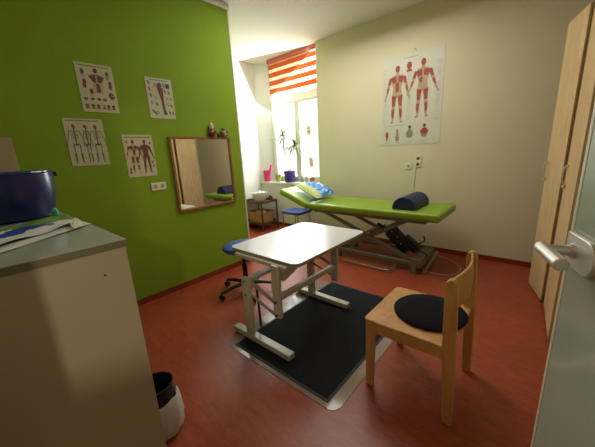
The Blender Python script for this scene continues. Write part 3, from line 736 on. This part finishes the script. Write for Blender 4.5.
tag(obj('glass_jar', t, M['jarglass'], smooth=True), 'clear glass jar on the sill right of the purple pot', 'jar')
jr = (-3.49, 4.31, sz); t = MB(jr).lathe(jr, [(0, 0), (.03, 0), (.032, .008), (.032, .07), (.014, .1), (.013, .15), (.016, .155), (.01, .15), (.01, .1), (.027, .07), (.027, .01), (0, .008)], 24)
tag(obj('glass_bottle', t, M['jarglass'], smooth=True), 'small clear glass bottle with a narrow neck on the sill', 'bottle')
pp = (-3.37, 4.33, sz); t = thing('potted_cactus', 'small terracotta pot with a dry plant at the right end of the sill', 'plant', pp)
obj('pot', MB(pp).lathe(pp, [(0, 0), (.035, 0), (.05, .07), (.055, .07), (.055, .09), (.046, .09), (.042, .07), (0, .07)], 24), M['terra'], t, smooth=True)
m = MB(pp)
for i in range(26):
    a = rr.uniform(0, 2*PI); leafblade(m, (pp[0], pp[1], sz+.06), (.5*math.cos(a), .3*math.sin(a), 1), rr.uniform(.07, .13), .012, 1, 4)
obj('foliage', m, mat('dry_leaf', '#c2a878', .7, var=.2), t)

# ------------------------------------------------------------------ adjustable therapy table
to = (-1.62, 1.85, 0); t = thing('therapy_table', 'white height adjustable table with rounded corners on the dark mat', 'table', to)
tp = MB(to); poly = rrect(-1.63, 1.885, .385, .505, .06, 7)
zt = .74
tp.prism(poly, lambda u, v: (u, v, zt-.003), lambda u, v: (u, v, zt)); obj('tabletop', tp, M['tabletop'], t)
poly2 = rrect(-1.63, 1.885, .3855, .5055, .06, 7)
tp = MB(to); tp.prism(poly2, lambda u, v: (u, v, zt-.027), lambda u, v: (u, v, zt-.0032)); obj('edge_band', tp, M['tedge'], t)
px, lx = -1.72, -1.42
for k, (yf, sg) in enumerate(((1.30, 1), (2.16, -1))):
    obj('foot', MB(to).box(-1.92-.035*k, -1.265-.035*k, yf-.032, yf+.032, .017, .062), M['tabmet'], t, bev=.004)
    for xa in (-1.90, -1.33): obj('foot_glide', MB(to).box(xa, xa+.06, yf-.025, yf+.025, 0 if xa < -1.8 else .0105, .018), M['black'], t)
    obj('leg', MB(to).box(px-.037-.025*k, px+.037-.025*k, yf-.02, yf+.02, .06, .555), M['tabmet'], t, bev=.004)
    y2 = yf+sg*.045
    obj('hanging_bracket', MB(to).box(lx-.034, lx+.034, y2-.018, y2+.018, .29, .712), M['tabmet'], t, bev=.004)
    ym = yf+sg*.022
    obj('link_arm', MB(to).bar((px, ym+sg*.0, .53), (lx, ym, .42), .012, .035), M['steel2'], t, bev=.002)
    obj('link_arm', MB(to).bar((px, ym, .41), (lx, ym, .31), .012, .022), M['steel2'], t, bev=.002)
    for xx, zz in ((px, .53), (px, .41), (lx, .42), (lx, .31)): obj('bolt', MB(to).cyl((xx, yf-sg*.024 if xx == px else yf+sg*.012, zz), (xx, yf+sg*(.03 if xx == px else .068), zz), .008, n=10), M['wire'], t)
obj('cross_beam', MB(to).box(px-.03, px+.03, 1.32, 2.14, .515, .545), M['tabmet'], t, bev=.004)
obj('cross_beam', MB(to).box(lx-.018, lx+.018, 1.36, 2.10, .42, .465), M['tabmet'], t, bev=.004)
uf = MB(to)
for y in (1.36, 2.10): uf.bar((-1.9, y, .70), (-1.32, y, .70), .03, .03)
for x in (-1.88, -1.36): uf.bar((x, 1.36, .70), (x, 2.10, .70), .03, .028)
obj('under_frame', uf, M['tabmet'], t, bev=.003)
bx = MB(to); bx.prism([(1.38, .715), (1.62, .715), (1.62, .66), (1.38, .58)], lambda u, v: (lx-.05, u, v), lambda u, v: (lx+.05, u, v)); obj('lift_box', bx, M['tabmet'], t, bev=.004)
gs = MB(to); gs.cyl((px+.06, 1.36, .12), (px+.05, 1.36, .46), .010); gs.cyl((px+.06, 1.36, .08), (px+.06, 1.36, .14), .006); obj('gas_spring', gs, M['black'], t)

# ------------------------------------------------------------------ mats
mm = MB((-1.3, 1.8, 0))
bq = lambda u, v, z_: (-1.85-.10*v+(1.08+.10*v)*u, 1.125+1.42*v, z_)
mm.prism(rrect(.5, .5, .5, .5, .055, 6), lambda u, v: bq(u, v, .001), lambda u, v: bq(u, v, .0035))
pm_ = obj('floor_protector', mm, M['mat_clear']); tag(pm_, 'clear shiny floor protector sheet under the dark mat', 'mat')
x0, x1, y0_, y1_ = -1.765, -.85, 1.16, 2.56
md = thing('floor_mat', 'anthracite rectangular mat under the white table', 'mat', (-1.3, 1.86, .0035))
obj('pile', MB((-1.3, 1.86, .0035)).box(x0+.018, x1-.018, y0_+.018, y1_-.018, .0036, .0105), M['mat_dark'], md)
eb = MB((-1.3, 1.86, .0035)); frame = None
for a in ((x0, x1, y0_, y0_+.018), (x0, x1, y1_-.018, y1_), (x0, x0+.018, y0_+.018, y1_-.018), (x1-.018, x1, y0_+.018, y1_-.018)): eb.box(*a, .0036, .0085)
obj('rubber_border', eb, M['mat_edge'], md)

# ------------------------------------------------------------------ beech chair
co = (-.51, 1.72, 0); t = thing('wooden_chair', 'light beech wooden chair with black round seat pad facing the table', 'chair', co)
cy0, cy1, cxf, cxb = 1.442, 1.975, -.745, -.268
P_ = MB(co); pl = rrect((cxf+cxb)/2-.005, (cy0+cy1)/2, (cxb-cxf)/2+.012, (cy1-cy0)/2, .03, 5)
P_.prism(pl, lambda u, v: (u, v, .459), lambda u, v: (u, v, .477)); obj('seat', P_, M['beech'], t, bev=.005)
for y in (cy0+.017, cy1-.017):
    obj('leg', MB(co).prism([(cxf, 0), (cxf+.048, 0), (cxf+.058, .39), (cxf+.058, .459), (cxf-.002, .459)], (lambda yy: lambda u, v: (u, yy-.016, v))(y), (lambda yy: lambda u, v: (u, yy+.016, v))(y)), M['beech'], t, bev=.007, seg=3)
    # rear leg and back post in one piece
    pr = [(u+.008, v) for u, v in ((-.292, 0), (-.243, 0), (-.250, .42), (-.268, .82), (-.273, .842), (-.287, .856), (-.306, .856), (-.320, .842), (-.326, .82), (-.318, .46), (-.31, .40))]
    obj('rear_leg', MB(co).prism(pr, (lambda yy: lambda u, v: (u, yy-.018, v))(y), (lambda yy: lambda u, v: (u, yy+.018, v))(y)), M['beech'], t, bev=.006, seg=3)
ap = MB(co)
for y in (cy0+.017, cy1-.017): ap.box(cxf+.03, cxb-.02, y-.011, y+.011, .395, .459)
ap.box(cxf+.01, cxf+.032, cy0+.03, cy1-.03, .395, .459); ap.box(cxb-.04, cxb-.018, cy0+.03, cy1-.03, .395, .459)
obj('apron', ap, M['beech'], t, bev=.004)
# curved plywood backrest between the posts
bk = MB(co); n = 16; rows = []
for i in range(n+1):
    s_ = i/n; y = cy0+.022+(cy1-cy0-.044)*s_; bow = .035*math.sin(PI*s_)
    row = []
    for x_, zz in ((-.294, .67), (-.290, .76), (-.300, .85)):
        row.append((x_+bow, y, zz))
    rows.append(row)
fr_ = [[bk.v(p) for p in r] for r in rows]; bk_ = [[bk.v((p[0]+.011, p[1], p[2])) for p in r] for r in rows]
for A, s2 in ((fr_, 1), (bk_, -1)):
    for i in range(n):
        for j in range(2): bk.f([A[i][j], A[i+1][j], A[i+1][j+1], A[i][j+1]])
for i in range(n):
    bk.f([fr_[i][0], fr_[i+1][0], bk_[i+1][0], bk_[i][0]]); bk.f([fr_[i][2], fr_[i+1][2], bk_[i+1][2], bk_[i][2]])
for i in (0, n):
    for j in range(2): bk.f([fr_[i][j], fr_[i][j+1], bk_[i][j+1], bk_[i][j]])
obj('backrest', bk, M['beech'], t, smooth=True)
cs = (-.458, 1.735, .4775); m = MB(cs).lathe(cs, [(0, 0), (.195, 0), (.21, .006), (.212, .014), (.2, .024), (.12, .029), (0, .030)], 40)
tag(obj('seat_cushion', m, M['felt'], smooth=True), 'round black felt seat pad lying on the beech chair', 'cushion')

# ------------------------------------------------------------------ rolling stool
so_ = (-2.44, 1.845, 0); t = thing('rolling_stool', 'blue swivel stool with black five star base on casters behind the table', 'stool', so_)
obj('seat', MB(so_).lathe(so_, [(0, .49), (.14, .49), (.19, .50), (.21, .525), (.20, .55), (.16, .565), (0, .57)], 36, 1, 1.05), M['blue'], t, smooth=True)
obj('column', MB(so_).lathe(so_, [(0, .10), (.028, .10), (.028, .33), (.02, .335), (.02, .45), (.05, .47), (.08, .488), (0, .489)], 20), M['black'], t, smooth=True)
obj('hub', MB(so_).lathe(so_, [(0, .06), (.05, .065), (.055, .11), (.035, .135), (0, .135)], 20), M['black'], t, smooth=True)
for k in range(5):
    a = math.radians(-99+72*k); dx, dy = math.cos(a), math.sin(a)
    lg = MB(so_).tube([(so_[0]+.03*dx, so_[1]+.03*dy, .105), (so_[0]+.17*dx, so_[1]+.17*dy, .098), (so_[0]+.30*dx, so_[1]+.30*dy, .075)], [.024, .02, .016], 10)
    lo = obj('star_leg', lg, M['black'], t, smooth=True)
    cx_, cy_ = so_[0]+.305*dx, so_[1]+.305*dy; px_, py_ = -dy, dx
    m = MB(so_); m.cyl((cx_+px_*.008, cy_+py_*.008, .026), (cx_+px_*.024, cy_+py_*.024, .026), .026, n=20); m.cyl((cx_-px_*.008, cy_-py_*.008, .026), (cx_-px_*.024, cy_-py_*.024, .026), .026, n=20)
    m.cyl((cx_, cy_, .02), (cx_, cy_, .078), .008, n=10); obj('caster', m, M['black'], lo, smooth=True)

# ------------------------------------------------------------------ grey cabinet with pot and packets
co = (-1.6, .1, 0); t = thing('grey_cabinet', 'tall grey laminate cabinet in the left foreground', 'cabinet', co)
cz = 1.25; cx1 = -1.045; cx0 = -2.25; cyf = .31
body = MB(co).box(cx0+.02, cx1-.022, YB+.005, cyf-.025, .05, cz-.028); obj('side_panel', MB(co).box(cx1-.0215, cx1-.004, YB+.005, cyf, 0, cz-.028), M['cab'], t); obj('carcass', body, M['cab'], t, bev=.002)
obj('plinth', MB(co).box(cx0+.02, cx1-.02, YB+.01, cyf-.05, 0, .05), M['black'], t)
obj('worktop', MB(co).box(cx0-.005, cx1+.001, YB+.003, cyf+.004, cz-.004, cz), M['cabtop'], t, bev=.001)
obj('worktop_edge', MB(co).box(cx0-.004, cx1, YB+.003, cyf+.003, cz-.027, cz-.0042), M['cabedge'], t)
for k in range(3):
    w_ = (cx1-cx0-.03)/3; a = cx0+.003+k*(w_+.002)
    d = obj('door', MB(co).box(a, a+w_-.002, cyf-.024, cyf, .055, cz-.03), M['cab'], t, bev=.002)
    obj('handle', MB(co).cyl((a+.05, cyf+.02, .75), (a+.05, cyf+.02, .9), .006), M['alu'], d)
obj('screw_hole', MB(co).cyl((cx1-.005, .235, 1.145), (cx1-.003, .235, 1.145), .0035, n=10), M['screw'], t)

po = (-1.98, .118, cz); t = thing('cooking_pot', 'dark blue enamel pot with wire handle ring on the grey cabinet', 'pot', po)
pr = .2; hp_ = .225
obj('body', MB(po).lathe(po, [(0, .001), (pr-.04, .001), (pr-.026, .012), (pr-.012, .08), (pr-.003, .16), (pr-.004, hp_-.012), (pr-.004, hp_-.004), (pr-.012, hp_-.006), (pr-.022, .1), (pr-.036, .016), (0, .012)], 56), M['enamel'], t, smooth=True)
obj('rim', MB(po).tube([(po[0]+(pr-.004)*math.cos(a), po[1]+(pr-.004)*math.sin(a), cz+hp_-.003) for a in [2*PI*i/56 for i in range(56)]], .006, 8, True), M['rim'], t, smooth=True)
for ang in (math.radians(78), math.radians(258)):
    dx, dy = math.cos(ang), math.sin(ang); bx_, by_ = po[0]+pr*dx, po[1]+pr*dy
    m = MB(po); m.cyl((bx_, by_, cz+hp_-.018), (bx_+dx*.014, by_+dy*.014, cz+hp_-.018), .011, n=12); ob = obj('handle_lug', m, M['black'], t)
    m = MB(po); m.tube([(bx_+dx*(.012+.022*(1-math.cos(a))), by_+dy*(.012+.022*(1-math.cos(a)))+.0*a, cz+hp_-.042+.026*math.sin(a+PI/2)) for a in [2*PI*i/20 for i in range(20)]], .0018, 6, True)
    obj('wire_ring', m, M['wire'], ob, smooth=True)

def sheet(name, corners, mats, label, cat, amp=.008, n=16, seed=1, band=None, z0=.002, curl=0):
    A, B, C_, D = [Vector(p) for p in corners]; cen = (A+B+C_+D)/4; m = MB(cen); r_ = random.Random(seed)
    ph = [r_.uniform(0, 6) for _ in range(6)]; gr = []
    for i in range(n+1):
        row = []
        for j in range(n+1):
            u, v = i/n, j/n; p = A*(1-u)*(1-v)+B*u*(1-v)+C_*u*v+D*(1-u)*v
            h_ = amp*(1+math.sin(5*u+ph[0]+2*v)*math.sin(7*v+ph[1])+.5*math.sin(13*u+ph[2])*math.sin(11*v+ph[3]))*.6
            row.append(m.v(p+Vector((0, 0, max(h_, 0)+z0+curl*abs(2*v-1)**3))))
        gr.append(row)
    for i in range(n):
        for j in range(n):
            m.mi = band(i/n, j/n) if band else 0
            m.f([gr[i][j], gr[i+1][j], gr[i+1][j+1], gr[i][j+1]])
    o = obj(name, m, mats, smooth=True); sd = o.modifiers.new('s', 'SOLIDIFY'); sd.thickness = .0012; sd.offset = 1
    return tag(o, label, cat)
Z = cz
sheet('paper_sheet', [(-1.17, -.03, Z), (-1.43, .315, Z), (-1.50, .30, Z), (-1.40, -.03, Z)], [M['packw']], 'white paper sheet lying under the packets on the grey cabinet', 'paper', amp=.003, seed=2)
def pband(u, v):
    c_ = .22+.20*math.sin(u*3.0)
    if abs(v-c_) < .085 and u < .8: return 1
    if v > .52+.06*math.sin(9*u): return 2
    return 0
sheet('plastic_packet', [(-1.21, -.05, Z+.006), (-1.46, .26, Z+.006), (-1.70, .29, Z+.006), (-1.60, -.05, Z+.006)], [M['packw'], M['packb'], M['packg']], 'crumpled white plastic packet with a blue curve and green edge beside the pot', 'packet', amp=.014, seed=4, band=pband, n=30)
sheet('paper_napkin', [(-1.335, .235, Z+.005), (-1.43, .30, Z+.004), (-1.62, .30, Z+.004), (-1.50, .25, Z+.012)], [mat('cream_napkin', '#c9c8a8', .8)], 'cream folded paper napkin at the back edge of the cabinet top', 'napkin', amp=.005, seed=6)
m = MB((-1.725, .25, Z)); m.lathe((-1.725, .25, Z+.001), [(0, 0), (.012, 0), (.014, .03), (.01, .05), (.006, .055), (0, .056)], 16)
tag(obj('bottle_cap', m, M['turq'], smooth=True), 'turquoise plastic cap standing right behind the blue pot', 'cap')

# ------------------------------------------------------------------ waste bin
bo_ = (-1.50, .45, 0); t = thing('waste_bin', 'black waste bin with a white bag hanging around it beside the grey cabinet', 'bin', bo_)
obj('bucket', MB(bo_).lathe(bo_, [(0, .002), (.075, .002), (.08, .01), (.088, .295), (.092, .305), (.084, .305), (.08, .28), (.075, .014), (0, .012)], 40), M['black'], t, smooth=True)
m = MB(bo_); n = 44; rings = []
for k, (r0, zz) in enumerate(((.090, .215), (.098, .222), (.106, .205), (.114, .15), (.118, .09), (.114, .04), (.104, .008))):
    rings.append([m.v((bo_[0]+(r0+.003*math.sin(i*1.3+k))*math.cos(2*PI*i/n), bo_[1]+(r0+.003*math.sin(i*1.3+k))*math.sin(2*PI*i/n), zz+.006*math.sin(i*.7)*(k < 5))) for i in range(n)])
for A, B in zip(rings, rings[1:]):
    for i in range(n): m.f([A[i], A[(i+1) % n], B[(i+1) % n], B[i]])
obj('bin_bag', m, M['bag'], t, smooth=True)

# ------------------------------------------------------------------ wardrobes
def wardrobe(A, B, depth, h, label, hpos, group=None):
    """front face runs from A (far) to B (near); body extends to the right"""
    A = Vector((*A, 0)); B = Vector((*B, 0)); d = (B-A); L = d.length; d.normalize(); nrm = Vector((-d.y, d.x, 0))
    if nrm.x > 0: nrm = -nrm   # faces room (left)
    ang = math.atan2(d.y, d.x)
    t = thing('wardrobe', label, 'wardrobe', A, 0, 'beech wardrobes along the right wall')
    P = lambda u, w_, z_: A+d*u-nrm*w_+Vector((0, 0, z_))
    def bx(u0, u1, w0, w1, z0, z1):
        m = MB(A); v = [m.v(P(u, w_, z_)) for z_ in (z0, z1) for u, w_ in ((u0, w0), (u1, w0), (u1, w1), (u0, w1))]
        for q in ((3, 2, 1, 0), (4, 5, 6, 7), (0, 1, 5, 4), (1, 2, 6, 5), (2, 3, 7, 6), (3, 0, 4, 7)): m.f([v[i] for i in q])
        return m
    obj('carcass', bx(0, L, .022, depth, .06, h), M['beech2'], t, bev=.002)
    obj('plinth', bx(.02, L-.02, .045, depth-.02, 0, .06), M['black'], t)
    nd = len(hpos)
    for k in range(nd):
        u0 = k*L/nd; u1 = (k+1)*L/nd
        dr = obj('door', bx(u0+.001, u1-.002, 0, .019, .02, h-.002), M['beech2'], t, bev=.0025)
        hu = u0+(.05 if L < .5 else .12)
        pts = [P(hu, .0, 1.285), P(hu, -.022, 1.275), P(hu, -.032, 1.22), P(hu, -.030, 1.18), P(hu, -.018, 1.14), P(hu, 0, 1.125)]
        hm = MB(A); hm.tube(smooth_path(pts, 5), .0065, 8); hm.ball(P(hu, -.012, 1.12), .014, .014, .012, 12); hm.ball(P(hu, -.006, 1.285), .009, .009, .009, 12)
        obj('handle', hm, M['alu'], dr, smooth=True)
    return t
wardrobe((-.012, 3.725), (.098, 3.315), .52, 2.47, 'far beech laminate wardrobe with a bow handle near the cream wall', [0])
wardrobe((.12, 3.28), (.155, 2.64), .52, 2.47, 'near beech laminate wardrobe with a bow handle, half hidden by the open door', [0])

# ------------------------------------------------------------------ open door leaf
E_ = Vector((.062, .955, 0)); dd = Vector((.283, -.959, 0)).normalized(); nn = Vector((-.959, -.283, 0)).normalized()
def dP(u, w_, z_): return E_+dd*u+nn*w_+Vector((0, 0, z_))
def dbox(u0, u1, w0, w1, z0, z1):
    m = MB(E_); v = [m.v(dP(u, w_, z_)) for z_ in (z0, z1) for u, w_ in ((u0, w0), (u1, w0), (u1, w1), (u0, w1))]
    for q in ((3, 2, 1, 0), (4, 5, 6, 7), (0, 1, 5, 4), (1, 2, 6, 5), (2, 3, 7, 6), (3, 0, 4, 7)): m.f([v[i] for i in q])
    return m
dr = obj('door_1', dbox(0.016, .98, -.04, 0, .008, 2.08), M['door'], bev=.002); dr['kind'] = 'structure'; dr.location = E_
dr['label'] = 'open grey green door leaf at the right edge'; dr['category'] = 'door'
obj('edge_strip', dbox(0, .0158, -.04, .001, .008, 2.08), M['dooredge'], dr, bev=.002)
hz = 1.243
# rosette: square towards the door edge, rounded on the other side
pu = [(.012, -.045), (.012, .045)]
poly = [(.020, .036), (.023, .040)]+[(.115+.04*math.sin(a), .04*math.cos(a)) for a in [PI*i/14 for i in range(15)]]+[(.023, -.040), (.020, -.036)]
m = MB(E_).prism(poly, lambda u, v: dP(u, .0006, hz+v), lambda u, v: dP(u, .012, hz+v)); rs = obj('handle_plate', m, M['alu'], dr, bev=.003, seg=3)
m = MB(E_).cyl(dP(.058, .012, hz), dP(.058, .06, hz), .0125, n=24); m.cyl(dP(.058, .012, hz), dP(.058, .018, hz), .017, n=24); obj('handle_neck', m, M['alu'], rs, smooth=True)
m = MB(E_).cyl(dP(.042, .066, hz), dP(.168, .066, hz), .0145, n=28); obj('lever', m, M['alu'], rs, bev=.003, seg=3)
m = MB(E_).cyl(dP(.145, .0122, hz), dP(.145, .014, hz), .01, n=18)

# ------------------------------------------------------------------ camera (solved from the vanishing points)
X = (0.758592484560223, 0.11943905052742607, -0.6405245940460482)
Yv = (0.6495657222707758, -0.21559026725706407, 0.7290991489021499)
Zv = (-0.05100798780184502, -0.9691517682350554, -0.24112866960872192)
cam = bpy.data.cameras.new('camera'); co = bpy.data.objects.new('camera', cam); C.objects.link(co)
cam.sensor_fit = 'HORIZONTAL'; cam.sensor_width = 36; cam.lens = 286/595*36; cam.clip_start = .02; cam.clip_end = 200
rt = Vector((X[0], Yv[0], Zv[0])); up = -Vector((X[1], Yv[1], Zv[1])); bk = -Vector((X[2], Yv[2], Zv[2]))
m3 = Matrix((rt, up, bk)).transposed()
co.matrix_world = Matrix.Translation((0, 0, 1.5)) @ m3.to_quaternion().to_matrix().to_4x4()
bpy.context.scene.camera = co

# ------------------------------------------------------------------ light
wd = bpy.data.worlds.new('world'); bpy.context.scene.world = wd; wd.use_nodes = True
bg = wd.node_tree.nodes['Background']; bg.inputs['Color'].default_value = (1, .99, .97, 1); bg.inputs['Strength'].default_value = 3.5
def area(name, loc, target, sx, sy, power, col=(1, 1, 1), spread=180):
    l = bpy.data.lights.new(name, 'AREA'); l.shape = 'RECTANGLE'; l.size = sx; l.size_y = sy; l.energy = power; l.color = col
    l.spread = math.radians(spread)
    o = bpy.data.objects.new(name, l); C.objects.link(o); o.location = loc
    o.rotation_euler = (Vector(target)-Vector(loc)).to_track_quat('-Z', 'Y').to_euler(); return o
area('daylight_window', (-3.8, 4.75, 2.1), (-3.3, 3.0, 1.2), 2.4, 2.6, 260, (.93, .97, 1))
area('ceiling_fill', (-1.9, 2.9, 3.2), (-1.9, 2.6, 0), 1.6, 1.6, 48, (1, .95, .88))  # added soft fill that lifts the whole room, not a fixture
area('hall_lamp', (.6, -2.0, 2.3), (-.4, 1.5, .9), .8, .8, 8, (1, .88, .7))
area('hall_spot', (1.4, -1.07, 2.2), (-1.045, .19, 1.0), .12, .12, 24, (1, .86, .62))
sc = bpy.context.scene
sc.view_settings.view_transform = 'Standard'; sc.view_settings.look = 'None'; sc.view_settings.exposure = 0
